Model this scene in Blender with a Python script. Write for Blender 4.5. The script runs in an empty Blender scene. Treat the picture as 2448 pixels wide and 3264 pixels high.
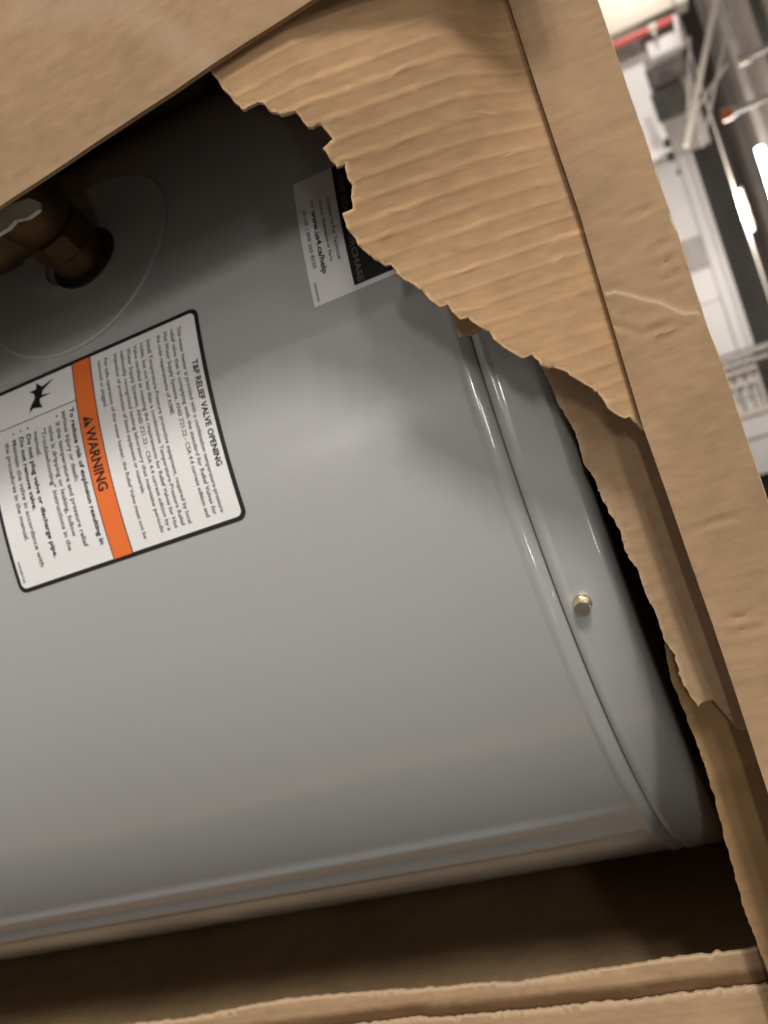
import bpy, bmesh, math, random
from mathutils import Vector, Matrix, noise
from mathutils.geometry import delaunay_2d_cdt
random.seed(7)
S = bpy.context.scene
COL = S.collection
CZ = 1.6                                   # camera height above the shop floor
# ------------------------------------------------------------------ camera
UPC = Vector((.90161235, .29069101, .32030283)).normalized()      # world up seen in camera axes
FWC = Vector((0, 0, -1))
FH = (FWC - UPC * FWC.dot(UPC)).normalized()                      # world +Y in camera axes
SX = -UPC.cross(FH)                                               # world +X in camera axes
ROT = Matrix((SX, FH, UPC))                                       # rows = world axes in camera axes
cam = bpy.data.cameras.new('camera')
camo = bpy.data.objects.new('camera', cam)
COL.objects.link(camo)
camo.matrix_world = Matrix.Translation((0, 0, CZ)) @ ROT.to_4x4()
FPX = 2771.59 / 2448 * 1659
cam.sensor_fit = 'VERTICAL'; cam.sensor_height = 36; cam.lens = 36 * 2771.59 / 3264
cam.clip_start = 0.01; cam.clip_end = 500
cam.dof.use_dof = True; cam.dof.focus_distance = 0.245; cam.dof.aperture_fstop = 15.5
S.camera = camo
S.view_settings.view_transform = 'Standard'; S.view_settings.look = 'None'
S.view_settings.exposure = 0.0
S.render.engine = 'CYCLES'
S.cycles.max_bounces = 8; S.cycles.diffuse_bounces = 5
w = bpy.data.worlds.new('World'); S.world = w; w.use_nodes = True
bg = w.node_tree.nodes['Background']
bg.inputs[0].default_value = (1.0, .90, .78, 1); bg.inputs[1].default_value = 0.155

def ray(x, y):
    """direction in world axes of a measured point of the photograph"""
    c = Vector((x - 829.5, 1106 - y, -FPX))
    return ROT @ c
def on_plane(x, y, o, n):
    r = ray(x, y); c = Vector((0, 0, CZ)); o = Vector(o); n = Vector(n)
    return c + r * ((o - c).dot(n) / r.dot(n))

# ------------------------------------------------------------------ helpers
def link(o, parent=None):
    COL.objects.link(o)
    if parent: o.parent = parent
    return o
def tag(o, label=None, cat=None, group=None, kind=None):
    if label: o['label'] = label
    if cat: o['category'] = cat
    if group: o['group'] = group
    if kind: o['kind'] = kind
    return o
def thing(name, label, cat, loc=(0, 0, 0), group=None):
    o = bpy.data.objects.new(name, None); o.location = loc; o.empty_display_size = .05
    COL.objects.link(o)
    return tag(o, label, cat, group)
def mesh_obj(name, verts, faces, mat, parent=None, smooth=False, uv=None, cols=None):
    me = bpy.data.meshes.new(name)
    off = parent_origin(parent)
    me.from_pydata([tuple(Vector(v) - off) for v in verts], [], faces)
    if mat: me.materials.append(mat)
    if smooth:
        for p in me.polygons: p.use_smooth = True
    if uv:
        l = me.uv_layers.new(name='UVMap')
        for lp in me.loops: l.data[lp.index].uv = uv[lp.vertex_index]
    if cols:
        a = me.color_attributes.new('wear', 'FLOAT_COLOR', 'POINT')
        for i, c in enumerate(cols): a.data[i].color = c
    me.update()
    o = bpy.data.objects.new(name, me)
    return link(o, parent)
def parent_origin(p):
    v = Vector((0, 0, 0))
    while p:
        v += p.location; p = p.parent
    return v
class MB:
    def __init__(s): s.v = []; s.f = []
    def add(s, vs, fs):
        n = len(s.v); s.v += [Vector(v) for v in vs]; s.f += [[i + n for i in f] for f in fs]
    def box(s, a, b, bev=0):
        x0, y0, z0 = a; x1, y1, z1 = b
        if bev:
            bm = bmesh.new(); bmesh.ops.create_cube(bm, size=1)
            for v in bm.verts: v.co = Vector(((x0+x1)/2 + v.co.x*(x1-x0), (y0+y1)/2 + v.co.y*(y1-y0), (z0+z1)/2 + v.co.z*(z1-z0)))
            bmesh.ops.bevel(bm, geom=bm.edges[:], offset=bev, segments=2, affect='EDGES')
            bm.verts.index_update()
            s.add([v.co.copy() for v in bm.verts], [[v.index for v in f.verts] for f in bm.faces]); bm.free(); return
        vs = [(x, y, z) for x in (x0, x1) for y in (y0, y1) for z in (z0, z1)]
        s.add(vs, [(0,1,3,2),(4,6,7,5),(0,4,5,1),(2,3,7,6),(0,2,6,4),(1,5,7,3)])
    def tube(s, path, r, n=12, caps=True):
        path = [Vector(p) for p in path]; rs = r if isinstance(r, (list, tuple)) else [r]*len(path)
        vs = []; fs = []; side = None
        for i, p in enumerate(path):
            t = (path[min(i+1, len(path)-1)] - path[max(i-1, 0)])
            if t.length < 1e-9: t = path[-1] - path[0]
            t.normalize()
            if side is None: side = t.orthogonal().normalized()
            side = (side - t*side.dot(t)).normalized(); b = t.cross(side)
            for k in range(n):
                a = 2*math.pi*k/n; vs.append(p + (side*math.cos(a) + b*math.sin(a))*rs[i])
        for i in range(len(path)-1):
            for k in range(n):
                fs.append((i*n+k, i*n+(k+1) % n, (i+1)*n+(k+1) % n, (i+1)*n+k))
        if caps:
            fs.append(tuple(range(n))[::-1]); fs.append(tuple(range((len(path)-1)*n, len(path)*n)))
        s.add(vs, fs)
    def build(s, name, mat, parent=None, smooth=False):
        o = mesh_obj(name, s.v, s.f, mat, parent, False)
        if smooth:
            for p in o.data.polygons: p.use_smooth = True
            try: o.data.set_sharp_from_angle(angle=math.radians(40))
            except Exception: pass
        return o

# ------------------------------------------------------------------ materials
def mat(name, color=(.5,.5,.5), rough=.5, metal=0, emis=None, estr=0, coat=0, spec=.5):
    m = bpy.data.materials.new(name); m.use_nodes = True
    b = m.node_tree.nodes['Principled BSDF']
    b.inputs['Base Color'].default_value = (*color, 1); b.inputs['Roughness'].default_value = rough
    b.inputs['Metallic'].default_value = metal; b.inputs['Coat Weight'].default_value = coat
    b.inputs['Coat Roughness'].default_value = .08; b.inputs['Specular IOR Level'].default_value = spec
    if emis: b.inputs['Emission Color'].default_value = (*emis, 1); b.inputs['Emission Strength'].default_value = estr
    return m
def N(m, t, **kw):
    n = m.node_tree.nodes.new(t)
    for k, v in kw.items(): setattr(n, k, v)
    return n
def L(m, a, b): m.node_tree.links.new(a, b)
def noisy(m, scale=30, amt=.12, bump=.0, bscale=200, bdist=.0005, coords='Object'):
    b = m.node_tree.nodes['Principled BSDF']; c = tuple(b.inputs['Base Color'].default_value)
    tc = N(m, 'ShaderNodeTexCoord'); n = N(m, 'ShaderNodeTexNoise'); n.inputs['Scale'].default_value = scale; n.inputs['Detail'].default_value = 5
    L(m, tc.outputs[coords], n.inputs['Vector'])
    r = N(m, 'ShaderNodeValToRGB'); r.color_ramp.elements[0].position = .3; r.color_ramp.elements[1].position = .7
    r.color_ramp.elements[0].color = tuple(x*(1-amt) for x in c[:3])+(1,); r.color_ramp.elements[1].color = tuple(min(1, x*(1+amt)) for x in c[:3])+(1,)
    L(m, n.outputs['Fac'], r.inputs['Fac']); L(m, r.outputs['Color'], b.inputs['Base Color'])
    if bump:
        n2 = N(m, 'ShaderNodeTexNoise'); n2.inputs['Scale'].default_value = bscale; L(m, tc.outputs[coords], n2.inputs['Vector'])
        bp = N(m, 'ShaderNodeBump'); bp.inputs['Strength'].default_value = bump; bp.inputs['Distance'].default_value = bdist
        L(m, n2.outputs['Fac'], bp.inputs['Height']); L(m, bp.outputs['Normal'], b.inputs['Normal'])
    return m

def cardboard(name, base, pitch=.0052, flute=.4, crackle=0., scuff=0.):
    """kraft board: fibre mottling, flute lines running along V, paler torn rims and brown glue from the wear attribute"""
    m = bpy.data.materials.new(name); m.use_nodes = True; nt = m.node_tree
    b = nt.nodes['Principled BSDF']; b.inputs['Roughness'].default_value = .82; b.inputs['Specular IOR Level'].default_value = .25
    uv = N(m, 'ShaderNodeUVMap')
    def noise_(scale, detail=4, vec=None, sc=(1, 1, 1)):
        mp = N(m, 'ShaderNodeMapping'); mp.inputs['Scale'].default_value = sc; L(m, uv.outputs[0], mp.inputs[0])
        n = N(m, 'ShaderNodeTexNoise'); n.inputs['Scale'].default_value = scale; n.inputs['Detail'].default_value = detail
        L(m, mp.outputs[0], n.inputs['Vector']); return n.outputs['Fac']
    def math_(op, a, c, clamp=False):
        n = N(m, 'ShaderNodeMath', operation=op); n.use_clamp = clamp
        for i, x in enumerate((a, c)):
            if isinstance(x, (int, float)): n.inputs[i].default_value = x
            else: L(m, x, n.inputs[i])
        return n.outputs[0]
    def mix(f, c1, c2):
        n = N(m, 'ShaderNodeMix', data_type='RGBA')
        if isinstance(f, (int, float)): n.inputs[0].default_value = f
        else: L(m, f, n.inputs[0])
        for i, x in ((6, c1), (7, c2)):
            if isinstance(x, tuple): n.inputs[i].default_value = (*x, 1)
            else: L(m, x, n.inputs[i])
        return n.outputs[2]
    dk = tuple(x*.80 for x in base); lt = tuple(min(1, x*1.15) for x in base)
    big = noise_(14, 3); fib = noise_(420, 4, sc=(1, .35, 1)); med = noise_(90, 4, sc=(1, .4, 1))
    f = math_('ADD', math_('MULTIPLY', big, .5), math_('ADD', math_('MULTIPLY', fib, .3), math_('MULTIPLY', med, .2)))
    rr = N(m, 'ShaderNodeMapRange'); rr.inputs[1].default_value = .38; rr.inputs[2].default_value = .62; L(m, f, rr.inputs[0])
    col = mix(rr.outputs[0], dk, lt)
    # flutes
    sp = N(m, 'ShaderNodeSeparateXYZ'); L(m, uv.outputs[0], sp.inputs[0])
    wob = noise_(22, 2)
    u = math_('ADD', sp.outputs[0], math_('MULTIPLY', wob, .0005))
    ph = math_('MULTIPLY', u, 2*math.pi/pitch)
    ridge = math_('POWER', math_('ADD', math_('MULTIPLY', math_('SINE', ph, 0), .5), .5), 3)
    amp = noise_(45, 3, sc=(1, .5, 1))
    ampr = N(m, 'ShaderNodeMapRange'); ampr.inputs[1].default_value = .4; ampr.inputs[2].default_value = .68; L(m, amp, ampr.inputs[0])
    ridge_a = math_('MULTIPLY', ridge, math_('ADD', math_('MULTIPLY', ampr.outputs[0], .5), .5))
    h = math_('MULTIPLY', ridge_a, flute)
    h = math_('ADD', h, math_('MULTIPLY', fib, .16)); h = math_('ADD', h, math_('MULTIPLY', med, .16))
    if crackle:
        col = mix(math_('MULTIPLY', math_('POWER', ridge, 4), math_('ADD', .12, math_('MULTIPLY', ampr.outputs[0], .45))), col, tuple(min(1, x*1.35) for x in base))
        vor = N(m, 'ShaderNodeTexNoise'); vor.inputs['Scale'].default_value = 75; vor.inputs['Detail'].default_value = 2
        mp = N(m, 'ShaderNodeMapping'); mp.inputs['Scale'].default_value = (1, .45, 1); mp.inputs['Rotation'].default_value = (0, 0, .5); L(m, uv.outputs[0], mp.inputs[0]); L(m, mp.outputs[0], vor.inputs['Vector'])
        c = math_('SUBTRACT', 1, math_('MULTIPLY', math_('ABSOLUTE', math_('SUBTRACT', vor.outputs['Fac'], .5), 0), 16), True)
        msk = math_('MULTIPLY', c, math_('GREATER_THAN', ridge, .25))
        msk = math_('MULTIPLY', msk, ampr.outputs[0])
        h = math_('ADD', h, math_('MULTIPLY', msk, crackle))
        col = mix(math_('MULTIPLY', msk, .55), col, tuple(min(1, x*1.5) for x in base))
    if scuff:
        sn = noise_(9, 5, sc=(1, .5, 1)); r2 = N(m, 'ShaderNodeMapRange'); r2.inputs[1].default_value = .52; r2.inputs[2].default_value = .72; L(m, sn, r2.inputs[0])
        col = mix(math_('MULTIPLY', r2.outputs[0], scuff), col, (base[0]*1.25, base[1]*1.4, base[2]*1.7))
    at = N(m, 'ShaderNodeAttribute', attribute_name='wear'); sc = N(m, 'ShaderNodeSeparateColor'); L(m, at.outputs['Color'], sc.inputs[0])
    col = mix(sc.outputs[0], col, (base[0]*1.55, base[1]*1.68, base[2]*1.85))      # torn pale fibre
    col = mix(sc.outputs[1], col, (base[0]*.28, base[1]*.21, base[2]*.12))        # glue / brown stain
    col = mix(sc.outputs[2], col, (base[0]*1.3, base[1]*1.5, base[2]*1.9))        # whitish scuff
    L(m, col, b.inputs['Base Color'])
    bp = N(m, 'ShaderNodeBump'); bp.inputs['Strength'].default_value = .8; bp.inputs['Distance'].default_value = .0011
    L(m, h, bp.inputs['Height']); L(m, bp.outputs['Normal'], b.inputs['Normal'])
    return m
KRAFT = (.355, .232, .132)
M_board = cardboard('kraft_board', KRAFT, flute=.10)
M_rail = cardboard('kraft_board_top', KRAFT, flute=.06)
M_flap = cardboard('kraft_board_crushed', (.42, .262, .135), pitch=.0050, flute=.25, crackle=.45)  # base made lighter: extra light on the tilted flap is put into the colour
M_left = cardboard('kraft_board_scuffed', KRAFT, flute=.05, scuff=.25)
M_in = cardboard('kraft_board_inner', (.40, .27, .145), flute=.12)

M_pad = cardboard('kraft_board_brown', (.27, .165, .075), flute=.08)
# grey enamel of the tank
M_paint = mat('grey_enamel', (.405, .405, .395), .3, coat=.85, spec=.5)
noisy(M_paint, 3, .03, bump=.22, bscale=320, bdist=.0004)
M_paint.node_tree.nodes['Principled BSDF'].inputs['Coat Roughness'].default_value = .075
nt_ = M_paint.node_tree; b_ = nt_.nodes['Principled BSDF']
tc_ = N(M_paint, 'ShaderNodeTexCoord'); n_a = N(M_paint, 'ShaderNodeTexNoise'); n_a.inputs['Scale'].default_value = 7; n_a.inputs['Detail'].default_value = 2; L(M_paint, tc_.outputs['Object'], n_a.inputs['Vector'])
bp_ = N(M_paint, 'ShaderNodeBump'); bp_.inputs['Strength'].default_value = .7; bp_.inputs['Distance'].default_value = .006
L(M_paint, n_a.outputs['Fac'], bp_.inputs['Height']); L(M_paint, bp_.outputs['Normal'], b_.inputs['Coat Normal'])
n_b = N(M_paint, 'ShaderNodeTexNoise'); n_b.inputs['Scale'].default_value = 22; n_b.inputs['Detail'].default_value = 4; L(M_paint, tc_.outputs['Object'], n_b.inputs['Vector'])
mr_ = N(M_paint, 'ShaderNodeMapRange'); mr_.inputs[1].default_value = .35; mr_.inputs[2].default_value = .7; mr_.inputs[3].default_value = .29; mr_.inputs[4].default_value = .31
L(M_paint, n_b.outputs['Fac'], mr_.inputs[0]); L(M_paint, mr_.outputs[0], b_.inputs['Roughness'])
M_groove = mat('seam_shadow_gap', (.03, .03, .032), .7)
M_white = mat('sticker_white', (.78, .77, .76), .35, coat=.2)
M_black = mat('print_black', (.012, .011, .013), .4)
M_grey = mat('print_grey', (.11, .11, .11), .5)
M_soft = mat('print_soft_grey', (.15, .148, .14), .5)
M_orange = mat('print_orange', (.80, .17, .035), .4)
M_brass = noisy(mat('brass', (.175, .113, .056), .5, 1), 60, .2, bump=.2, bscale=400)
M_zinc = noisy(mat('yellow_zinc', (.86, .79, .56), .28, 1), 300, .15)
M_lever = noisy(mat('lever_steel', (.55, .57, .50), .45, .3), 80, .1)
M_hole_shade = mat('hole_shade_dark', (.02, .016, .012), .9)  # black disc paints in the shaded depth of the foam hole round the nipple

# ------------------------------------------------------------------ the shop: floor, ceiling, far wall
def struct(name, mb, m): return tag(mb.build(name, m), kind='structure')
M_floor = noisy(mat('polished_concrete', (.30, .28, .26), .35), 1.5, .15)
M_ceil = noisy(mat('ceiling_deck', (.20, .165, .14), .8), .6, .2)
M_dark = noisy(mat('dark_steel_wall', (.075, .068, .062), .7), .4, .25)
M_wallw = noisy(mat('white_panel', (.78, .75, .74), .5), .5, .04)
M_cream = mat('cream_paint', (.66, .60, .50), .5)
M_steel = noisy(mat('grey_steel', (.38, .35, .32), .5), 2, .12)
M_lsteel = mat('pale_steel', (.60, .55, .48), .45)
M_red = mat('red_paint', (.62, .10, .09), .4)
M_or = mat('orange_cap', (.80, .20, .03), .4)
M_blackp = mat('black_plastic', (.02, .02, .02), .5)
M_tube = mat('lit_tube', (1, 1, 1), .5, emis=(.93, .95, 1.0), estr=14)
mb = MB(); mb.box((-45, -30, -.2), (45, 46, 0)); struct('floor', mb, M_floor)
CE = CZ + 6.0
mb = MB(); mb.box((-45, -30, CE), (45, 46, CE+.2)); struct('ceiling', mb, M_ceil)
mb = MB(); mb.box((-45, 42, 0), (45, 42.3, CE)); struct('far_wall', mb, M_dark)

def ZR(k, Y): return CZ + k*Y      # height seen at slope k at depth Y
# white run of bulkhead panels along the far wall
t = thing('bulkhead', 'white bulkhead of long stepped panels high on the far wall', 'bulkhead', (-6, 40, 0))
Y = 40.
mb = MB(); mb.box((-.266*Y, Y+.3, ZR(.062, Y)), (-.049*Y, Y+.35, ZR(.108, Y))); mb.build('backing', M_steel, t)
for (k0, k1, dy, x0, x1) in ((.1035, .1090, .00, -.268, -.047), (.0925, .1024, -.14, -.262, -.047), (.060, .0913, -.30, -.262, -.105)):
    mb = MB(); mb.box((x0*Y, Y+dy, ZR(k0, Y)), (x1*Y, Y+.28+dy, ZR(k1, Y)), .02); mb.build('panel', M_wallw, t)
mb = MB(); mb.box((-.1045*Y, Y-.25, ZR(.058, Y)), (-.047*Y, Y+.2, ZR(.0911, Y)), .02); mb.build('panel', M_wallw, t)
mb = MB(); mb.box((-.175*Y, Y-.36, ZR(.058, Y)), (-.140*Y, Y-.31, ZR(.0915, Y)), .01)
o = mb.build('cover_plate', M_steel, t); tag(o, 'pinkish grey cover plate over the lower panel')
# posts and bright panels below it
t = thing('display_rack', 'pale steel display rack with upright posts beside the white bulkhead', 'rack', (-.5, 38, 0))
Y = 38.
for x, wd, k1, m in ((-.0430, .0030, .128, M_steel), (-.0335, .0022, .120, M_steel), (-.0260, .0016, .105, M_lsteel), (-.012, .0018, .102, M_lsteel), (.0195, .0032, .118, M_cream)):
    mb = MB(); mb.box(((x-wd)*Y, Y-.1, 0), ((x+wd)*Y, Y+.1, ZR(k1, Y)), .01); mb.build('post', m, t)
for k in (.072, .083, .094, .1015):
    mb = MB(); mb.box((-.043*Y, Y+.15, ZR(k, Y)), (.02*Y, Y+.6, ZR(k+.004, Y)), .01); mb.build('shelf_board', M_lsteel, t)
mb = MB(); mb.box((-.040*Y, Y+.65, ZR(.045, Y)), (.018*Y, Y+.7, ZR(.1045, Y))); mb.build('back_panel', M_wallw, t)
t = thing('wall_cladding', 'white wall cladding beyond the cream post at the right edge', 'wall', (.05*Y, Y, CZ))
for x0, x1 in ((.024, .046), (.048, .085)):
    mb = MB(); mb.box((x0*Y, Y, ZR(.02, Y)), (x1*Y, Y+.3, ZR(.106, Y)), .01); mb.build('panel', M_wallw, t)
# the service corner to the left (top right of the picture)
Y = 37.
def wallbox(name, x0, x1, k0, k1, m, label, cat, dy=0, d=.3, parent=None):
    mb = MB(); mb.box((x0*Y, Y+dy, ZR(k0, Y)), (x1*Y, Y+dy+d, ZR(k1, Y)), .03)
    o = mb.build(name, m, parent)
    if label: tag(o, label, cat)
    return o
wallbox('partition', -.52, -.270, .02, .133, M_steel, 'grey partition wall behind the red pipe', 'wall', 1.0, .3)
wallbox('soffit', -.56, -.408, .05, .150, M_cream, 'cream soffit block above the grey partition', 'soffit', 0, 1)
wallbox('duct', -.384, -.366, .098, .134, M_wallw, 'short white duct beside the red pipe', 'duct', -.2, .5)
wallbox('ledge', -.372, -.270, .066, .091, M_wallw, 'white ledge below the dark monitors', 'ledge', .2, .5)
wallbox('equipment_case', -.4055, -.398, .104, .131, M_blackp, 'flat black equipment case between soffit and red pipe', 'equipment', -.1, .3)
wallbox('monitor', -.360, -.339, .090, .131, noisy(mat('dark_screen', (.09, .075, .07), .4), 2, .5), 'brown dark monitor nearest the white duct', 'monitor', .1, .2)
wallbox('monitor', -.334, -.303, .088, .121, noisy(mat('green_screen', (.045, .045, .038), .4), 2, .5), 'larger greenish black monitor beside the diagonal braces', 'monitor', .05, .2)
for i, (x, k, s_, lab) in enumerate(((-.271, .086, .0042, 'square black speaker nearest the dark monitor'), (-.257, .0855, .0045, 'square black speaker in the middle of three'), (-.239, .088, .0022, 'smallest black speaker at the start of the bulkhead'))):
    o = wallbox('wall_speaker', x-s_, x+s_, k-s_*.8, k+s_*.8, M_blackp, lab, 'speaker', -1.2, .25); o['group'] = 'small black boxes in a row on the wall'
mb = MB(); X = -.3925*Y
mb.tube([(X, Y-.4, ZR(.055, Y)), (X, Y-.4, ZR(.1305, Y))], .13, 14)
t = thing('sprinkler_riser', 'red sprinkler riser pipe with a beige clamp in front of the partition', 'pipe', (X, Y-.4, CZ))
mb.build('pipe', M_red, t, True)
mb = MB(); mb.tube([(X, Y-.4, ZR(.104, Y)), (X, Y-.4, ZR(.112, Y))], .17, 14); mb.tube([(X, Y-.4, ZR(.108, Y)), (X+.35, Y-.5, ZR(.108, Y))], .06, 8)
mb.build('clamp', M_cream, t, True)
mb = MB(); mb.tube([(-.392*Y, Y-.6, ZR(.1315, Y)), (-.362*Y, Y-.6, ZR(.1265, Y))], .10, 10)
tag(mb.build('white_conduit', M_wallw, None, True), 'short white conduit at the end of the red pipe', 'conduit')
# roof steel: truss, rails, rods
t = thing('roof_truss', 'pale steel roof truss with crossing diagonal braces', 'truss', (-9, 30, CE))
Y = 30.
def bar(a, b, r, m, parent, name='brace'):
    mb = MB(); A = Vector((a[0]*Y, Y, ZR(a[1], Y))); B = Vector((b[0]*Y, Y, ZR(b[1], Y)))
    d = (B-A).normalized(); n = d.cross(Vector((0, 1, 0))).normalized()*r; q = Vector((0, r, 0))
    vs = [A+n+q, A-n+q, A-n-q, A+n-q, B+n+q, B-n+q, B-n-q, B+n-q]
    mb.add(vs, [(0,1,2,3),(7,6,5,4),(0,4,5,1),(1,5,6,2),(2,6,7,3),(3,7,4,0)]); return mb.build(name, m, parent)
bar((-.418, .186), (-.268, .105), .085, M_lsteel, t)
bar((-.400, .196), (-.262, .120), .045, M_steel, t)
bar((-.372, .140), (-.285, .112), .035, M_lsteel, t)
bar((-.340, .131), (-.270, .121), .05, M_steel, t)
bar((-.330, .165), (-.290, .112), .04, M_steel, t)
t = thing('light_rail', 'pale double light rail hanging across the near ceiling', 'rail', (-4, 23.5, CE))
Y = 23.5
for dz in (0, .0035):
    mb = MB(); mb.box((-16, Y-.03, ZR(.1855+dz, Y)), (8, Y+.03, ZR(.187+dz, Y))); mb.build('rail', M_lsteel, t)
for x in (-.45, -.14, .1):
    mb = MB(); mb.tube([(x*Y, Y, ZR(.189, Y)), (x*Y, Y, CE)], .015, 6); mb.build('hanger', M_steel, t)
Y = 32.
mb = MB(); mb.box((-20, Y-.03, ZR(.1355, Y)), (10, Y+.03, ZR(.1372, Y)))
tag(mb.build('cable_tray', M_lsteel), 'thin pale cable tray crossing beyond the light rail', 'cable tray')
Y = 23.5
def rod(x, k0, k1, capm, label):
    t = thing('drop_rod', label, 'rod', (x*Y, Y+.1, ZR(k1, Y)), 'rods dropping from the ceiling')
    mb = MB(); mb.tube([(x*Y, Y+.1, ZR(k0+.004, Y)), (x*Y, Y+.1, ZR(k1, Y))], .075, 12); mb.build('rod', M_lsteel, t, True)
    mb = MB(); mb.tube([(x*Y, Y+.1, ZR(k0, Y)), (x*Y, Y+.1, ZR(k0+.0042, Y))], .11, 12); mb.build('collar', M_wallw, t, True)
    mb = MB(); mb.tube([(x*Y, Y+.1, ZR(k0-.0095, Y)), (x*Y, Y+.1, ZR(k0-.0002, Y))], .15, 12); mb.build('end_cap', capm, t, True)
rod(-.2835, .1565, .250, M_or, 'pale ceiling drop rod with an orange end cap')
rod(-.330, .186, .250, M_cream, 'pale ceiling drop rod with a cream end cap, crossing the rail')
# ceiling joists beyond
for i, (yy, m_, lab) in enumerate(((25.0, M_steel, 'pale steel ceiling joist nearest to the box, beyond the light rail'), (28.4, M_dark, 'dark steel ceiling joist between the light rail and the truss'),
                         (33.2, M_steel, 'pale steel ceiling joist just beyond the cable tray'), (37.0, M_dark, 'dark steel ceiling joist nearest the far wall'))):
    mb = MB(); mb.box((-30, yy-.06, CE-.28), (30, yy+.06, CE-.01))
    tag(mb.build('joist', m_), lab, 'joist', 'parallel steel joists under the ceiling')

# lit tube fixtures
def fixture(x0, x1, y, z, r, label, lamp=None, estr=None):
    t = thing('ceiling_light', label, 'ceiling light', ((x0+x1)/2, y, z), 'tube lights under the ceiling')
    mb = MB(); mb.box((x0-.03, y-r*1.1, z+r*1.05), (x1+.03, y+r*1.1, z+r*1.9)); mb.build('housing', M_lsteel, t)
    mb = MB(); mb.tube([(x0, y, z), (x0+.02, y, z), (x1-.02, y, z), (x1, y, z)], [r*.6, r, r, r*.6], 12); mb.build('tube', M_tube, t, True)
    if lamp == 'far':
        ld = bpy.data.lights.new('tube_lamp', 'POINT'); ld.shadow_soft_size = .3; ld.energy = estr; ld.color = (1, .93, .86)
        lo = bpy.data.objects.new('tube_lamp', ld); lo.location = (0, 0, -r*5); link(lo, t)
    elif lamp:
        ld = bpy.data.lights.new('tube_lamp', 'AREA'); ld.shape = 'RECTANGLE'; ld.size = x1-x0; ld.size_y = .45; ld.energy = lamp; ld.color = (1, .96, .91)
        lo = bpy.data.objects.new('tube_lamp', ld); lo.location = (0, 0, -r*1.3)
        lo.rotation_euler = (Vector((AX, .25, CZ)) - Vector(((x0+x1)/2, y, z))).to_track_quat('-Z', 'Y').to_euler(); link(lo, t)
AX, AY = -.017694, .506687
fixture(-6.2, -3.0, 26.0, CZ+4.42, .10, 'big glowing tube light nearest in the shop ceiling', 'far', 1200)
fixture(-6.5, -5.1, 31.7, CZ+4.40, .075, 'smaller glowing tube light beyond, hung on the cable tray', 'far', 1200)
fixture(-19, -17.6, 33.0, CZ+4.40, .09, 'added tube light above the grey partition, out of view, brightening the far shop', 'far', 1200)  # added out of view to brighten the far end of the shop
for (x, y, z, e, ln, lab) in ((-8.0, -8.0, 3.3, 560, 2.2, 'tube light over the aisle, nearest on the left of the box'), (-11.5, -11.0, 3.3, 560, 2.2, 'added unseen tube light over the far aisle, left of the box, softening shadows'),  # the far aisle tube is added to widen the shadow edges
                     (-5.0, -5.4, 3.3, 120, 1.2, 'added unseen tube light over the aisle, closest of all on the left, softening shadows'), (-1.0, -8.0, 3.3, 90, 2.2, 'tube light over the aisle, straight in front of the box'),  # the closest left tube is added too, for softer shadow steps
                     (-3.6, -8.0, 3.3, 60, 1.2, 'tube light over the aisle, between the left one and the middle one'),
                     (-4.5, -22.0, 3.3, 900, 2.4, 'added unseen low tube light over the farthest aisle, brightening the lid from behind the viewer'),  # added far back so that low light reaches under the rail to the lid
                     (4.6, -8.0, 3.3, 40, 1.2, 'tube light over the aisle, first to the right of the box'), (8.0, -8.0, 3.3, 0, 1.2, 'tube light over the aisle, second to the right of the box')):
    fixture(x-ln/2, x+ln/2, y, CZ+z, .05, lab, e)

# ------------------------------------------------------------------ water heater
R = .23; AX, AY = -.017694, .506687
Z = lambda z: z + CZ
def surf(arc, z, h=0.):
    a = arc/R; return Vector((AX + (R+h)*math.sin(a), AY - (R+h)*math.cos(a), Z(z)))
heater = thing('water_heater', 'grey enamelled water heater tank standing inside the torn cardboard box', 'water heater', (AX, AY, Z(-1.25)))
def lathe(prof, name, m, parent, seg=420, closed_top=False, dr=None):
    vs = []; fs = []
    for (r, z) in prof:
        for k in range(seg):
            a = 2*math.pi*k/seg; q_ = r + (dr(a, z) if dr else 0); vs.append((AX + q_*math.sin(a), AY - q_*math.cos(a), Z(z)))
    for i in range(len(prof)-1):
        for k in range(seg):
            k2 = (k+1) % seg; fs.append((i*seg+k, i*seg+k2, (i+1)*seg+k2, (i+1)*seg+k))
    if closed_top: fs.append(tuple(range((len(prof)-1)*seg, len(prof)*seg)))
    return mesh_obj(name, vs, fs, m, parent, True)
def lapseam(a, z):
    s_ = R*a; f = max(0, min(1, (-.056-z)/.03)) if z > -.10 else 1
    return f*(.0011*math.exp(-((s_-.1735)/.0042)**2) - .0004*math.exp(-((s_-.1835)/.004)**2) + .0012*math.exp(-((s_-.1950)/.005)**2))
lathe([(.15, -1.25), (.228, -1.25), (.23, -1.24), (.23, -.6), (.23, -.30), (.23, -.10), (.23, -.0555), (.2302, -.0545), (.2306, -.0535), (.2308, -.0525), (.2306, -.0515), (.2301, -.0500), (.2294, -.0487), (.2280, -.0482), (.226, -.0482)], 'jacket', M_paint, heater, 1400, False, lapseam)
lathe([(.2262, -.0495), (.2284, -.0480), (.2284, -.0470)], 'seam', M_groove, heater)
prof = [(.226, -.0478), (.2296, -.0478), (.2302, -.0475), (.2305, -.0467), (.2309, -.0458), (.2309, -.0450), (.2305, -.0440), (.2304, -.0430), (.2304, -.0319)]
rr = .0052
for i in range(1, 15):
    a = math.radians(90*i/14); prof.append((.2304 - rr*(1-math.cos(a)), -.0319 + rr*math.sin(a)))
prof += [(.215, -.0268), (.20, -.030), (.05, -.030)]
lathe(prof, 'lid', M_paint, heater, closed_top=True)

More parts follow.
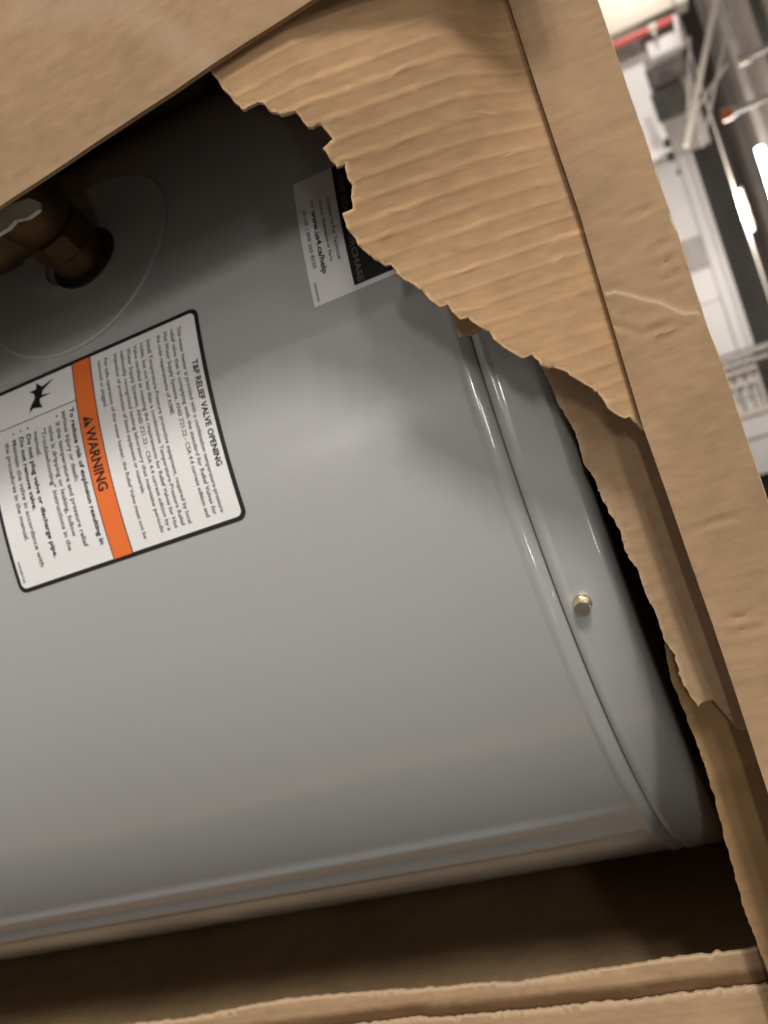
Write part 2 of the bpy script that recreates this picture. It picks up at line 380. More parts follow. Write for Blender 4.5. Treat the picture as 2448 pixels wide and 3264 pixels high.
# --- print wrapped on the tank
def wrap_obj(name, pts, faces, m, parent, h):
    return mesh_obj(name, [surf(a, z, h) for a, z in pts], faces, m, parent)
def rrect(a0, a1, z0, z1, r, n=6):
    pts = []
    for cx, cz, s0 in ((a1-r, z1-r, 0), (a0+r, z1-r, 90), (a0+r, z0+r, 180), (a1-r, z0+r, 270)):
        for i in range(n+1):
            t_ = math.radians(s0 + 90*i/n); pts.append((cx + r*math.cos(t_), cz + r*math.sin(t_)))
    return pts
def patch(name, a0, a1, z0, z1, m, parent, h, r=.0, step=.002, thick=0):
    """a sticker area wrapped on the tank, cut into strips so that it follows the curve"""
    r = max(r, 1e-5); out = rrect(a0, a1, z0, z1, r)
    pts = [Vector(p) for p in out]; ed = [(i, (i+1) % len(pts)) for i in range(len(pts))]
    # split long edges
    P = []; 
    for i, p in enumerate(pts):
        q = pts[(i+1) % len(pts)]; n = max(1, int((q-p).length/step)); P += [p + (q-p)*k/n for k in range(n)]
    E_ = [(i, (i+1) % len(P)) for i in range(len(P))]
    inner = []
    x = a0+step
    while x < a1-step*.5:
        z = z0+step*4
        while z < z1-step: inner.append(Vector((x, z))); z += step*6
        x += step
    vo, _, fo, *_ = delaunay_2d_cdt(P + inner, E_, [], 1, 1e-7)
    return wrap_obj(name, [(v.x, v.y) for v in vo], [f for f in fo], m, parent, h)
def text_mesh(lines, name, m, parent, h):
    """lines: (text, left arc, baseline z, height, width or None, bold)"""
    vs = []; fs = []
    dg = bpy.context.evaluated_depsgraph_get()
    for (s_, a, z, hh, wd, bold) in lines:
        cu = bpy.data.curves.new('t', 'FONT'); cu.body = s_; cu.size = 1; cu.resolution_u = 2; cu.offset = .022 if bold else 0.014
        ob = bpy.data.objects.new('t', cu); COL.objects.link(ob); bpy.context.view_layer.update(); dg = bpy.context.evaluated_depsgraph_get()
        me = ob.evaluated_get(dg).to_mesh(); xs = [v.co.x for v in me.vertices]
        if xs:
            x0, x1 = min(xs), max(xs); k = hh/.70; kx = (wd/(x1-x0)) if wd else k
            n = len(vs)
            vs += [surf(a + (v.co.x-x0)*kx, z + v.co.y*k, h) for v in me.vertices]
            fs += [tuple(i+n for i in p.vertices) for p in me.polygons]
        ob.evaluated_get(dg).to_mesh_clear(); bpy.data.objects.remove(ob); bpy.data.curves.remove(cu)
    return mesh_obj(name, vs, fs, m, parent)
# warning label
LA0, LA1, LZ0, LZ1 = -.0768, .0050, -.2470, -.1425
wl = patch('warning_label', LA0, LA1, LZ0, LZ1, M_black, heater, .00012, .0035)
wl['label'] = 'white relief valve warning label with black border and orange band'
bw = .0017
patch('paper', LA0+bw, LA1-bw, LZ0+bw, LZ1-bw, M_white, wl, .00022, .0022)
patch('orange_band', LA0+bw*.9, LA1-bw*.9, -.2006, -.1923, M_orange, wl, .00034)
for z in (-.2008, -.1921): patch('rule', LA0+bw, LA1-bw, z-.0002, z+.0002, M_black, wl, .00040)
DV = -.0600
patch('rule', DV-.00018, DV+.00018, LZ0+bw, -.2008, M_grey, wl, .00040)
W0, W1 = LA0+.0050, LA1-.0050
FW = W1-W0
lh = .0017; T = []
z = -.1478
text_mesh([('T&P RELIEF VALVE OPENING', LA0+.0203, z-.0003, .0024, .0405, True)], 'print', M_black, wl, .00044)
def para(z, rows, a0, full, last=None, h_=lh, pitch=.00305, bold=()):
    for i, s_ in enumerate(rows):
        wd = full if i < len(rows)-1 else (last or full); T.append((s_, a0, z-i*pitch, h_, wd, i in bold))
    return z - len(rows)*pitch
z = para(-.1520, ['This water heater is provided with a combination temperature-pressure', 'relief valve that is complying with the standard for Relief Valves for', 'Hot Water Supply Systems, ANSI Z21.22 - CSA 4.4 current edition and', 'the code requirements of ASME.'], W0, FW, FW*.45)
z = para(z-.0016, ['Install Temperature-Pressure protective equipment, required by local', 'codes, but not less than a combination Temperature-Pressure Relief', 'Valve certified as meeting the requirements for Relief Valves for Hot', 'Water Supply Systems, ANSI Z21.22 - CSA 4.4 current edition by a', 'nationally recognized testing laboratory that maintains periodic', 'inspection of production of listed equipment or materials.'], W0, FW, FW*.78)
z = para(z-.0016, ['For safe operation of the water heater, the Relief Valve must not be', 'removed or plugged.'], W0, FW, FW*.27)
C0 = DV+.0022; CW = LA1-.0055-C0
rows = [('To reduce risk of explosion resulting in', 0, CW*.95), ('serious injury or death:', 0, CW*.50), ('If the temperature and pressure relief', 1, CW*.87), ('valve is dripping or leaking, follow', 1, CW*.78), ('"Troubleshooting" instructions in the', 1, CW*.86), ('manual.', 1, CW*.18), ('Do not plug valve or discharge pipe.', 1, CW*.87), ('Do not remove valve.', 1, CW*.52), ('Maintain the valve in accordance with', 1, CW*.9), ('the procedures in the manual.', 1, CW*.7)]
text_mesh(T, 'print', M_soft, wl, .00044)
T1 = []; T2 = []
for i, (s_, ind, wd) in enumerate(rows):
    z = -.2046 - i*.00365
    (T2 if i in (0, 6, 7) else T1).append((s_, C0 + ind*.0035, z, .0021, wd, i in (0, 6, 7)))
    if i in (2, 6, 7, 8): T2.append(('\u2022', C0+.0006, z+.0002, .0019, None, True))
T1.append(('100283155', LA1-.0125, LZ0+.0030, .0011, .0085, False))
text_mesh(T1, 'print', M_grey, wl, .00044); text_mesh(T2, 'print', M_black, wl, .00046)
text_mesh([('WARNING', LA0+.0298, -.1987, .0044, .0247, True)], 'print', M_black, wl, .00050)
# alert triangle with its mark, and the explosion pictogram
tri = [(LA0+.0245, -.1988), (LA0+.0292, -.1988), (LA0+.02685, -.1942)]
wrap_obj('alert_triangle', tri, [(0, 1, 2)], M_black, wl, .00050)
wrap_obj('alert_mark', [(LA0+.02660, -.1973), (LA0+.02710, -.1973), (LA0+.02720, -.1954), (LA0+.0265, -.1954), (LA0+.02660, -.1983), (LA0+.02710, -.1983), (LA0+.02710, -.1977), (LA0+.0266, -.1977)], [(0, 1, 2, 3), (4, 5, 6, 7)], M_orange, wl, .00058)
cx, cz = LA0+.0085, -.2185
spk = [((45,-45),0),((145,-145),1),((28,-80),0),((-50,-120),1),((-35,-62),0),((-112,-40),1),((-50,-20),0),((-30,20),0),((-62,85),0),((-68,152),1),((-30,112),0),((78,108),1),((35,60),0),((28,25),0),((150,-12),1),((42,-5),0)]
star = [(dx*.25+dy*.97, dx*.95-dy*.35) for (dx, dy), _ in spk]
sp = [Vector((cx+x*.000044, cz+y*.000044)) for x, y in star]
vo, _, fo, *_ = delaunay_2d_cdt(sp, [(i, (i+1) % len(sp)) for i in range(len(sp))], [], 1, 1e-8)
wrap_obj('burst_pictogram', [(v.x, v.y) for v in vo], fo, M_black, wl, .00046)
# small contact sticker, half under the flap
B0, B1, BZ0, BZ1 = -.1102, -.0573, -.0970, -.050
sl = patch('contact_sticker', B0, B1, BZ0, BZ1, M_white, heater, .00012)
sl['label'] = 'white and black contact sticker half hidden by the torn flap'
patch('black_field', B0+.0002, B1-.0018, -.0812, BZ1-.0015, M_black, sl, .00022)
text_mesh([('PURCHASE', -.0812, -.0794, .0021, .0215, False), ('FOR YOUR', -.1040, -.0794, .0021, .0205, False)], 'print', M_soft, sl, .00034)
text_mesh([('Contact Us For Technical', -.0972, -.0848, .0013, .0262, False), ('Service, Information or Parts', -.0974, -.0878, .0013, .0260, False), ('visit', -.0992, -.0911, .0014, .0035, False), ('or call 1 800 265 8520', -.0962, -.0945, .0013, .0248, False), ('100254180', -.0660, -.0955, .0009, .0073, False)], 'print', M_soft, sl, .00034)
text_mesh([('www.us4.ca/help', -.0945, -.0914, .0020, .0266, True)], 'print', M_black, sl, .00036)

# hex screw on the lid
sc = surf(.0668, -.0413); nrm = (sc - Vector((AX, AY, sc.z))).normalized()
tan = Vector((0, 0, 1)).cross(nrm).normalized()
def onscrew(x, z, h): return sc + tan*x + Vector((0, 0, z)) + nrm*h
hx = thing  # (name kept free)
vs = []; fs = []
rings = [(.0040, -.002, 24), (.0040, .0006, 24), (.0036, .0009, 24)]
def ring(r, h, hexa):
    out = []
    for k in range(24):
        a = 2*math.pi*k/24 + .3
        q = r
        if hexa: q = r*math.cos(math.pi/6)/math.cos(((a) % (math.pi/3)) - math.pi/6)
        out.append(onscrew(q*math.cos(a), q*math.sin(a), h))
    return out
R_ = [ring(.0033, -.002, 0), ring(.0033, .0004, 0), ring(.0031, .0007, 0), ring(.0029, .0008, 1), ring(.0029, .0040, 1), ring(.00255, .0046, 0)]
for r_ in R_: vs += r_
for i in range(len(R_)-1):
    for k in range(24): fs.append((i*24+k, i*24+(k+1) % 24, (i+1)*24+(k+1) % 24, (i+1)*24+k))
fs.append(tuple(range(24*(len(R_)-1), 24*len(R_))))
o = mesh_obj('hex_screw', vs, fs, M_zinc, heater); o['label'] = 'yellow zinc hex screw on the lid rim'

# dished ring and relief valve
mb = MB(); c0, z0c, rad = -.1270, -.1995, .0455
mb.tube([surf(c0 + rad*math.cos(a), z0c + rad*math.sin(a), .0004) for a in [2*math.pi*i/120 for i in range(121)]], .00115, 8, False)
pts_ = []; fs_ = []; nr, na = 16, 96
for i in range(nr+1):
    q_ = .0140 + (rad-.0140)*i/nr; t_ = i/nr
    h_ = .00035 + .0011*t_**3 + .0012*math.exp(-(t_/.16)**2)
    for k in range(na):
        a_ = 2*math.pi*k/na; pts_.append(surf(c0 + q_*math.cos(a_), z0c + q_*math.sin(a_), h_))
for i in range(nr):
    for k in range(na): fs_.append((i*na+k, i*na+(k+1) % na, (i+1)*na+(k+1) % na, (i+1)*na+k))
dr_ = mb.build('dished_ring', M_paint, heater, True)
mesh_obj('dish', pts_, fs_, M_paint, dr_, True)
vc = surf(-.1235, -.1935); vn = (vc - Vector((AX, AY, vc.z))).normalized(); vt = Vector((0, 0, 1)).cross(vn).normalized(); vz = Vector((0, 0, 1))
VP = lambda t_, z_, h_: vc + vt*t_ + vz*z_ + vn*h_
rv = bpy.data.objects.new('relief_valve', None); rv.location = vc - heater.location; link(rv, heater); rv['label'] = 'brass relief valve with a pale metal lever, screwed into the tank side'
mb = MB(); mb.tube([surf(-.1235, -.1935, -.002), surf(-.1235, -.1935, .0016)], .0150, 40); mb.build('opening', M_hole_shade, rv, True)
mb = MB(); mb.tube([VP(0, 0, 0), VP(0, 0, .003), VP(0, 0, .0035), VP(0, 0, .011)], [.0108, .0108, .0116, .0120], 32); mb.build('nipple', M_brass, rv, True)
mb = MB(); mb.tube([VP(0, 0, .011), VP(0, 0, .0115), VP(0, 0, .0205), VP(0, 0, .021)], [.0122, .0130, .0130, .0122], 8); mb.build('hex_collar', M_brass, rv)
mb = MB(); mb.tube([VP(0, 0, .0205), VP(0, 0, .024), VP(0, 0, .032), VP(0, 0, .043), VP(0, 0, .047)], [.0105, .0135, .015, .014, .010], 28); mb.build('valve_body', M_brass, rv, True)
mb = MB(); mb.tube([VP(0, -.004, .026), VP(0, -.017, .026), VP(0, -.019, .026), VP(0, -.034, .026), VP(0, -.036, .026)], [.0115, .0115, .0130, .0130, .0118], 28); mb.build('outlet', M_brass, rv, True)
mb = MB(); mb.tube([VP(0, 0, .047), VP(0, 0, .058), VP(0, 0, .060)], [.0085, .0085, .006], 20); mb.build('spring_cap', M_brass, rv, True)
# lever: flat pale strip with a slot
def lp(x, y): return on_plane(x, y, (0, .226, CZ), (.15, 1, 0))
out = [(-60, 492), (-60, 540), (18, 492), (32, 476), (60, 470), (84, 452), (82, 435), (62, 428), (20, 442)]
hole = [(28, 462), (38, 454), (46, 460), (42, 474), (33, 474)]
P2 = [Vector(p) for p in out+hole]; E2 = [(i, (i+1) % len(out)) for i in range(len(out))] + [(len(out)+i, len(out)+(i+1) % len(hole)) for i in range(len(hole))]
vo, _, fo, *_ = delaunay_2d_cdt(P2, E2, [], 3, 1e-6)
V = [lp(v.x, v.y) for v in vo]; n = len(V); ex = Vector((.25, 1, 0)).normalized()*.0015
fs = [tuple(f) for f in fo] + [tuple(i+n for i in reversed(f)) for f in fo]
from collections import Counter
ce = Counter(tuple(sorted((f[i], f[(i+1) % len(f)]))) for f in fo for i in range(len(f)))
for (a, b), c in ce.items():
    if c == 1: fs.append((a, b, b+n, a+n))
mesh_obj('lever', V + [v+ex for v in V], fs, M_lever, rv)

# ------------------------------------------------------------------ cardboard box
box = thing('cardboard_box', 'tall brown cardboard box torn open at the front, holding the water heater', 'box', (AX, .5, Z(-1.26)))
def jag(poly, torn, step=.0007, amp=.0004, seed=0.):
    """poly: list of (u,v); torn[i] True when edge i..i+1 is ripped. returns refined points and torn flags"""
    out = []; fl = []
    for i, p in enumerate(poly):
        q = poly[(i+1) % len(poly)]; p = Vector(p); q = Vector(q); d = q-p; L_ = d.length
        n = max(1, int(L_/(step if torn[i] else .004)))
        nv = Vector((-d.y, d.x))/max(L_, 1e-9)
        for k in range(n):
            t_ = k/n; pt = p + d*t_
            if torn[i] and 0 < k:
                j = noise.noise(Vector((pt.x*900+seed, pt.y*900, seed)))*amp + noise.noise(Vector((pt.x*330, pt.y*330+seed, 3)))*amp*1.6
                pt = pt + nv*j
            out.append(pt); fl.append(torn[i])
    return out, fl
def sheet(name, o, ua, va, poly, torn, m, parent, thick=.004, grid=.002, hfn=None, wear=None, rim=.0012, jitter=.0004, seed=0., pale=1., extra=()):
    """a board cut to an outline in the plane (o, ua, va); hfn lifts it towards the viewer along the normal"""
    o = Vector(o); ua = Vector(ua).normalized(); va = Vector(va).normalized(); nn = ua.cross(va).normalized()   # faces -Y
    pts, fl = jag(poly, torn, amp=jitter, seed=seed)
    E_ = [(i, (i+1) % len(pts)) for i in range(len(pts))]
    xs = [p.x for p in pts]; ys = [p.y for p in pts]; inner = []
    rnd = random.Random(int(seed*10)+5)
    x = min(xs); 
    while x < max(xs):
        y = min(ys)
        while y < max(ys):
            inner.append(Vector((x + rnd.uniform(-.2, .2)*grid, y + rnd.uniform(-.2, .2)*grid))); y += grid
        x += grid
    inner += [Vector(p) for p in extra]
    vo, _, fo, *_ = delaunay_2d_cdt(list(pts) + inner, E_, [], 1, 1e-7)
    tp = [p for p, f in zip(pts, fl) if f]
    import mathutils
    kd = mathutils.kdtree.KDTree(max(1, len(tp)))
    for i, p in enumerate(tp): kd.insert((p.x, p.y, 0), i)
    kd.balance()
    H = []; cols = []
    for v in vo:
        d = kd.find((v.x, v.y, 0))[2] if tp else 1
        ww = rim*(.55 + .9*abs(noise.noise(Vector((v.x*500, v.y*500, seed)))))
        t_ = max(0, 1-d/ww)*pale if d is not None else 0
        g_, s_ = (wear(v.x, v.y) if wear else (0, 0))
        h = hfn(v.x, v.y) if hfn else 0
        H.append(h - .0003*max(0, 1-d/.0008) if tp else h); cols.append((min(1, t_), g_, s_, 1))
    F = [o + ua*v.x + va*v.y + nn*h for v, h in zip(vo, H)]
    B_ = [p - nn*thick for p in F]; n = len(F)
    fs = [tuple(f) for f in fo] + [tuple(i+n for i in reversed(f)) for f in fo]
    ce = Counter(); dirs = {}
    for f in fo:
        for i in range(len(f)):
            a, b = f[i], f[(i+1) % len(f)]; ce[(min(a, b), max(a, b))] += 1; dirs[(min(a, b), max(a, b))] = (a, b)
    for k, c in ce.items():
        if c == 1:
            a, b = dirs[k]; fs.append((b, a, a+n, b+n))
    uv = [(v.x, v.y) for v in vo]*2; cols = cols + [(min(1, c[0]+.3), c[1], c[2], 1) for c in cols]
    ob = mesh_obj(name, F + B_, fs, m, parent, True, uv, cols)
    try: ob.data.set_sharp_from_angle(angle=math.radians(50))
    except Exception: pass
    return ob
def uvp_h(pix, o, ua, va, hfn):
    o = Vector(o); ua = Vector(ua).normalized(); va = Vector(va).normalized(); nn = ua.cross(va); out = []
    for x, y in pix:
        h = 0
        for _ in range(8):
            p = on_plane(x, y, o + nn*h, nn) - o - nn*h; h = hfn(p.dot(ua), p.dot(va))
        out.append((p.dot(ua), p.dot(va)))
    return out
def sstep(t): t = max(0, min(1, t)); return t*t*(3-2*t)
def uvp(pix, o, ua, va):
    o = Vector(o); ua = Vector(ua).normalized(); va = Vector(va).normalized(); nn = ua.cross(va)
    out = []
    for x, y in pix:
        p = on_plane(x, y, o, nn) - o; out.append((p.dot(ua), p.dot(va)))
    return out
# closed walls of the box
def wall(name, a, b, m=M_board):
    mb = MB(); mb.box(a, b)
    ob = mb.build(name, m, box); me = ob.data
    l = me.uv_layers.new(name='UVMap')
    for lp_ in me.loops:
        c = me.vertices[lp_.vertex_index].co; l.data[lp_.index].uv = (c.x + c.y, c.z)
    return ob
BX0, BX1, BYB = AX-.290, AX+.290, .765
wall('side_wall', (BX0-.005, .2045, Z(-1.26)), (BX0, BYB, Z(.0135)), M_in)
wall('side_wall', (BX1, .246, Z(-1.26)), (BX1+.005, BYB, Z(.0135)), M_in)
wall('back_wall', (BX0, BYB-.005, Z(-1.26)), (BX1, BYB, Z(.0135)), M_in)
wall('bottom', (BX0, .246, Z(-1.265)), (BX1, BYB, Z(-1.26)), M_in)
wall('top', (BX0, .2415, Z(.0095)), (BX1, BYB, Z(.0145)))

# top rail: front edge strip, proud of everything
YB = .235
def lerp_poly(): pass
RO = (0, YB, CZ); UX = (1, 0, 0); UZ = (0, 0, 1)
cre = [(1070, -90), (1098, 0), (1150, 160), (1200, 310), (1250, 455), (1300, 625), (1345, 775), (1390, 925), (1440, 1065), (1490, 1210), (1540, 1350), (1590, 1500), (1640, 1655), (1720, 1900)]
edg = [(1262, -85), (1290, 0), (1335, 130), (1390, 290), (1430, 410), (1470, 525), (1520, 685), (1560, 790), (1610, 940), (1659, 1085), (1750, 1360)]
pc = uvp(cre, RO, UX, UZ); pe = uvp(edg, RO, UX, UZ)
x_end = .26
pc = [(-.27, pc[0][1])] + pc + [(x_end, pc[-1][1])]; pe = [(-.27, pe[0][1])] + pe + [(x_end, pe[-1][1])]
poly = pc + pe[::-1]; torn = [False]*len(poly)
tearpix = [(1311, 634), (1330, 629), (1360, 636), (1395, 646), (1425, 652), (1452, 664), (1478, 676), (1505, 674)]
tear = uvp(tearpix, RO, UX, UZ)
wr = [uvp(a, RO, UX, UZ) for a in ([(1395, 716), (1460, 690)], [(1370, 730), (1500, 690)], [(1400, 745), (1520, 700)], [(1410, 545), (1455, 510)], [(1415, 580), (1470, 550)], [(1440, 500), (1462, 480)], [(1420, 610), (1480, 580)], [(1560, 1345), (1640, 1320)], [(1560, 1375), (1659, 1350)], [(1300, 700), (1380, 715)], [(1340, 480), (1420, 440)], [(1480, 1150), (1600, 1110)])]
def segd(p, a, b):
    a = Vector(a); b = Vector(b); d = b-a; t_ = max(0, min(1, (p-a).dot(d)/d.length_squared)); q = a+d*t_; return (p-q).length, t_, (p-q).cross(d) if False else ((p.x-a.x)*d.y-(p.y-a.y)*d.x)
def hrail(x, y):
    p = Vector((x, y)); h = .0007*noise.noise(Vector((x*18, y*30, 1))) + .00010*noise.noise(Vector((x*110, y*35, 5)))
    best = 9; side = 0
    for i in range(len(tear)-1):
        d, t_, s_ = segd(p, tear[i], tear[i+1])
        if d < best: best = d; side = s_; ln_ = (Vector(tear[i+1])-Vector(tear[i])).length
    if best < .010:
        f = (1-best/.010)
        h += +.00045*math.tanh((side/ln_)/.00045)*f*f
    for k, (a, b) in enumerate(wr):
        d, t_, _ = segd(p, a, b); e = (math.sin(math.pi*min(1, max(0, t_))) if k < 99 else 1)*.9+.1
        h += -.00055*math.exp(-(d/.0009)**2)*e + .0003*math.exp(-((d-.0016)/.0010)**2)*e
    # rounded top lip
    top = .0158
    return h
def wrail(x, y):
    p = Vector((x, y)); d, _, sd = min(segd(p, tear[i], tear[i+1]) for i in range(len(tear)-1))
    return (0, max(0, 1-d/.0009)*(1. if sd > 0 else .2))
def wrail_edge(x, y):
    g, s_ = wrail(x, y)
    ey = .0158 + .0004*noise.noise(Vector((x*60, 0, 2)))
    return (g, max(s_, 1.0 if y > ey - .0005 else 0))
fine_t = []
for i in range(len(tear)-1):
    a = Vector(tear[i]); b = Vector(tear[i+1]); nv = Vector((-(b-a).y, (b-a).x)).normalized()
    for k in range(8):
        q_ = a.lerp(b, k/8)
        for w_ in (-.0009, -.0005, -.00018, .00018, .0005, .0009): fine_t.append(q_ + nv*w_)
sheet('top_rail', RO, UX, UZ, poly, torn, M_rail, box, .0045, .0011, hrail, wrail, seed=1., extra=fine_t)
# pale exposed liner along the top edge of the rail
mb = MB(); pa = [Vector((x, YB+.0008 + .0003*noise.noise(Vector((x*80, 1, 1))), Z(y)-.0002)) for x, y in pe[1:-1]]
fine = []
for i in range(len(pa)-1):
    for k in range(12):
        q = pa[i].lerp(pa[i+1], k/12); fine.append(q + Vector((0, 0, .00022*noise.noise(Vector((q.x*260, 0, 0))))))
mb.tube(fine, [.00038 + .0002*noise.noise(Vector((p.x*140, 3, 0))) for p in fine], 8)
M_liner = noisy(mat('torn_liner', (.60, .44, .26), .85), 300, .15); mb.build('edge_liner', M_liner, box, True)

# torn flap F: hinged on the rail, its lower end pulled out towards the viewer
tilt = math.radians(15)
FO = Vector((0, YB+.0022, Z(-.0045))); FU = Vector((1, 0, 0)); FV = Vector((0, math.sin(tilt), math.cos(tilt)))
q = lambda L_: [(406.6+.5*x, .5*y) for x, y in L_]
q6 = lambda L_: [(948.8+.4289*x, 609.9+.4289*y) for x, y in L_]
ftear = q([(60, 230), (95, 300), (160, 390), (200, 440), (235, 470), (300, 437), (320, 440), (360, 480), (400, 495), (460, 475), (490, 515), (515, 545), (535, 548), (573, 532), (600, 565), (625, 600), (580, 640), (640, 720), (680, 705), (685, 760), (710, 800), (703, 850), (710, 900), (665, 920), (690, 990), (740, 1060), (790, 1100), (850, 1145), (875, 1140), (900, 1180), (960, 1220), (1010, 1250), (1040, 1290), (1090, 1325), (1120, 1312), (1140, 1345), (1175, 1378), (1210, 1370), (1260, 1410), (1300, 1430), (1320, 1465), (1400, 1520), (1450, 1545), (1485, 1530), (1530, 1580), (1560, 1590)]) + q6([(570, 425), (620, 440), (700, 490), (800, 550), (850, 630), (880, 655), (940, 685), (960, 675), (1000, 710), (1026, 742)])
fpix = [(180, 60), (300, 110)] + ftear + [(1394, 930), (1400, 925)]
def hflap(x, y):
    h = .0008*noise.noise(Vector((x*8, y*9, 7))) + .00008*noise.noise(Vector((x*50, y*28, 2)))
    h += .012*sstep((-.058-x)/.055)*sstep((-y-.002)/.022)
    h = min(h, (.2385 + y*math.sin(tilt) - .2125)/math.cos(tilt))
    ph = (x + .0006*noise.noise(Vector((x*25, y*25, 0))))/.0050*2*math.pi
    a = .5+.5*noise.noise(Vector((x*40, y*24, 9)))
    s_ = math.sin(ph)
    h += .000025*a*s_
    h -= .0016*math.exp(-((y-.0)/.006)**2)
    for (qx, qy, ln, dep) in TICK:
        dx = x-qx; dy = y-qy
        if abs(dx) < .004 and abs(dy) < ln: h += dep*math.exp(-((dx-.25*dy)/.0006)**2)*(1-(dy/ln)**2) - dep*.9*math.exp(-((dx-.25*dy-.0012)/.0007)**2)*(1-(dy/ln)**2)
    return h
rt = random.Random(11); TICK = []
for i in range(60):
    k = rt.randint(-33, 3); TICK.append((k*.0050 + rt.uniform(-.0006, .0006), rt.uniform(-.085, -.008), rt.uniform(.0015, .0050), rt.uniform(.00008, .0002)))
uvf = uvp_h(fpix, FO, FU, FV, hflap)
umin = uvf[0][0]
uvf = uvf + [(uvf[-1][0]+.002, .010), (umin-.03, .010), (umin-.03, uvf[0][1])]
tornf = [False] + [True]*(len(uvf)-6) + [False]*5
def wflap(x, y):
    m_ = 0
    for (qx, qy, ln, dep) in TICK:
        dx = x-qx; dy = y-qy
        if abs(dx) < .002 and abs(dy) < ln: m_ = max(m_, 1.0*math.exp(-((dx-.25*dy)/.0005)**2)*(1-(dy/ln)**2))
    return (0, m_)
sheet('torn_flap', FO, FU, FV, uvf, tornf, M_flap, box, .0015, .00085, hflap, None, rim=.0010, seed=2., jitter=.0003)

# inner layer L behind the flap, set back
YL = .259
LO = (0, YL, CZ)
ltear = q6([(505, 425), (545, 480), (585, 580), (600, 620), (640, 680), (680, 750), (705, 830), (730, 920), (775, 980), (790, 1010), (810, 1060), (825, 1110), (850, 1150), (890, 1220), (915, 1265), (930, 1340), (960, 1400), (1000, 1450), (1020, 1520), (1060, 1620), (1090, 1670), (1110, 1730), (1130, 1800), (1190, 1880), (1205, 1970), (1250, 2050), (1280, 2100), (1303, 2135)])
lp_ = uvp(ltear, LO, UX, UZ)
lend = uvp(q6([(1340, 2105), (1380, 2100)]), LO, UX, UZ)
poly = [(-.19, lp_[0][1]+.002), (lp_[0][0]-.004, lp_[0][1]+.001)] + lp_ + lend + [(lend[-1][0]+.010, lend[-1][1]+.004), (lend[-1][0]+.014, .008), (-.19, .008)]
torn = [False, True] + [True]*len(lp_) + [False]*6
torn = torn[:len(poly)]
def hin(x, y): return .0016*noise.noise(Vector((x*14, y*20, 11))) + .0004*noise.noise(Vector((x*70, y*40, 12))) + .0012*math.exp(-((x-.078)/.01)**2)
sheet('inner_layer', LO, UX, UZ, poly, torn, M_board, box, .0035, .0018, hin, None, rim=.0007, seed=3., pale=.6)
# hanging scrap seen under the flap
SO = (0, .247, CZ)
scp = uvp(q([(1110, 1290), (1128, 1345), (1150, 1410), (1172, 1458), (1212, 1448), (1262, 1412), (1330, 1380), (1300, 1250)]), SO, UX, UZ)
sheet('torn_scrap', SO, UX, UZ, scp, [True]*5+[False]*3, M_board, box, .003, .0015, None, None, rim=.0006, seed=4., pale=.6)
# corner pad, deeper, at the right lower end
PO = (0, .272, CZ)
padpix = [(1436, 1400), (1450, 1470), (1475, 1530), (1500, 1590), (1522, 1650), (1546, 1730), (1562, 1800), (1585, 1880), (1606, 1960), (1625, 2010), (1650, 2075)]
pp_ = uvp(padpix, PO, UX, UZ)
poly = pp_ + [(BX1, pp_[-1][1]), (BX1, .009), (pp_[0][0]-.02, .009), (pp_[0][0]-.012, pp_[0][1]+.004)]
def hpad(x, y): return .0012*noise.noise(Vector((x*25, y*18, 21))) + .0022*math.exp(-((x-.105)/.006)**2)
sheet('corner_pad', PO, UX, UZ, poly, [True]*10+[False]*5, M_pad, box, .0035, .002, hpad, None, rim=.0006, seed=5., pale=.4, jitter=.0003)

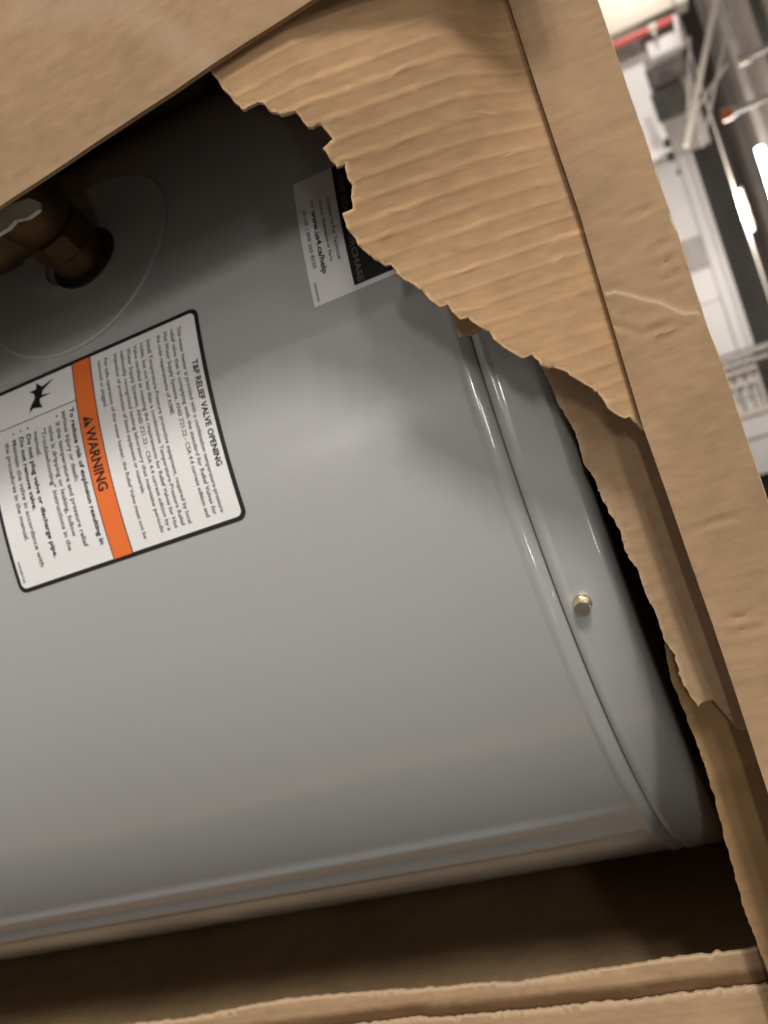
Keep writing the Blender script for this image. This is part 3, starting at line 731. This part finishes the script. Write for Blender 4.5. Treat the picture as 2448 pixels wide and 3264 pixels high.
# front flap at the left (top left of the picture), folded forward
TO = Vector((0, .2065, CZ)); TV = Vector((0, -.03, 1)).normalized()
ted = [(720, -26), (680, 0), (620, 40), (540, 90), (453, 148), (380, 197), (300, 247), (200, 311), (100, 376), (0, 441), (-120, 520)]
tp_ = uvp(ted, TO, UX, TV)
poly = [(BX0, .012), (tp_[0][0], .012)] + tp_ + [(tp_[-1][0], -1.2), (BX0, -1.2)]
scl = uvp([(40, 30), (130, 20), (250, 10), (330, 45), (400, 110), (470, 165), (520, 190)], TO, UX, TV)
def wleft(x, y):
    p = Vector((x, y)); d = min(segd(p, scl[i], scl[i+1])[0] for i in range(len(scl)-1))
    n_ = .5+.5*noise.noise(Vector((x*160, y*110, 3))) ; return (0, max(0, 1-d/.0055)*.75*n_)
def hleft(x, y): return .0020*noise.noise(Vector((x*10, y*9, 31))) + .0003*noise.noise(Vector((x*70, y*50, 32)))
sheet('front_flap', TO, UX, TV, poly, [False]*len(poly), M_left, box, .0018, .0028, hleft, wleft, seed=6.)

# front strip at the bottom of the picture: ripped outer ply over an inner ply
c7 = lambda L_: [(948.8+.4281*x, 1423.2+.4281*y) for x, y in L_]
s1 = [(120, 2233), (306, 2212), (404, 2202), (521, 2178), (613, 2162), (735, 2150), (858, 2141)] + c7([(0, 1665), (200, 1645), (400, 1640), (460, 1630), (600, 1605), (800, 1575), (1000, 1545), (1200, 1510), (1380, 1492), (1400, 1478), (1430, 1490), (1500, 1480), (1659, 1450), (1800, 1430)])
KO = (0, .290, CZ)
p1 = uvp(s1, KO, UX, UZ)
poly = [(p1[0][0]-.001, -1.2), ] + p1 + [(BX1, p1[-1][1]), (BX1, -1.2)]
s2 = [(200, 2290), (700, 2222), (900, 2196)] + c7([(0, 1812), (300, 1785), (520, 1768), (800, 1735), (1000, 1722), (1200, 1690), (1500, 1655), (1659, 1640)])
p2 = uvp(s2, KO, UX, UZ)
mid = p2
def wst(x, y):
    p = Vector((x, y)); best = min(segd(p, mid[i], mid[i+1])[0] for i in range(len(mid)-1)) if y > -.35 else 1
    n_ = .6+.6*noise.noise(Vector((x*300, y*60, 5)))
    return (max(0, min(1, 3*(1-best/.0065)))*(.75+.25*n_), 0)
def hst(x, y): return .0004*noise.noise(Vector((x*30, y*14, 41)))
sheet('front_strip', KO, UX, UZ, poly, [False] + [True]*len(p1) + [False]*2, M_board, box, .0012, .0022, hst, wst, rim=.0010, seed=7., jitter=.00035)
K2 = (0, .2875, CZ)
p3 = uvp(s2, K2, UX, UZ); p3 = [(x, y) for x, y in p3]
poly = [(p3[0][0], -1.2)] + p3 + [(BX1+.004, p3[-1][1]), (BX1+.004, -1.2)]
sheet('outer_ply', K2, UX, UZ, poly, [False] + [True]*len(p3) + [False]*2, M_board, box, .0010, .0025, lambda x, y: hst(x, y)+.0006, None, rim=.0006, seed=8., jitter=.0004)
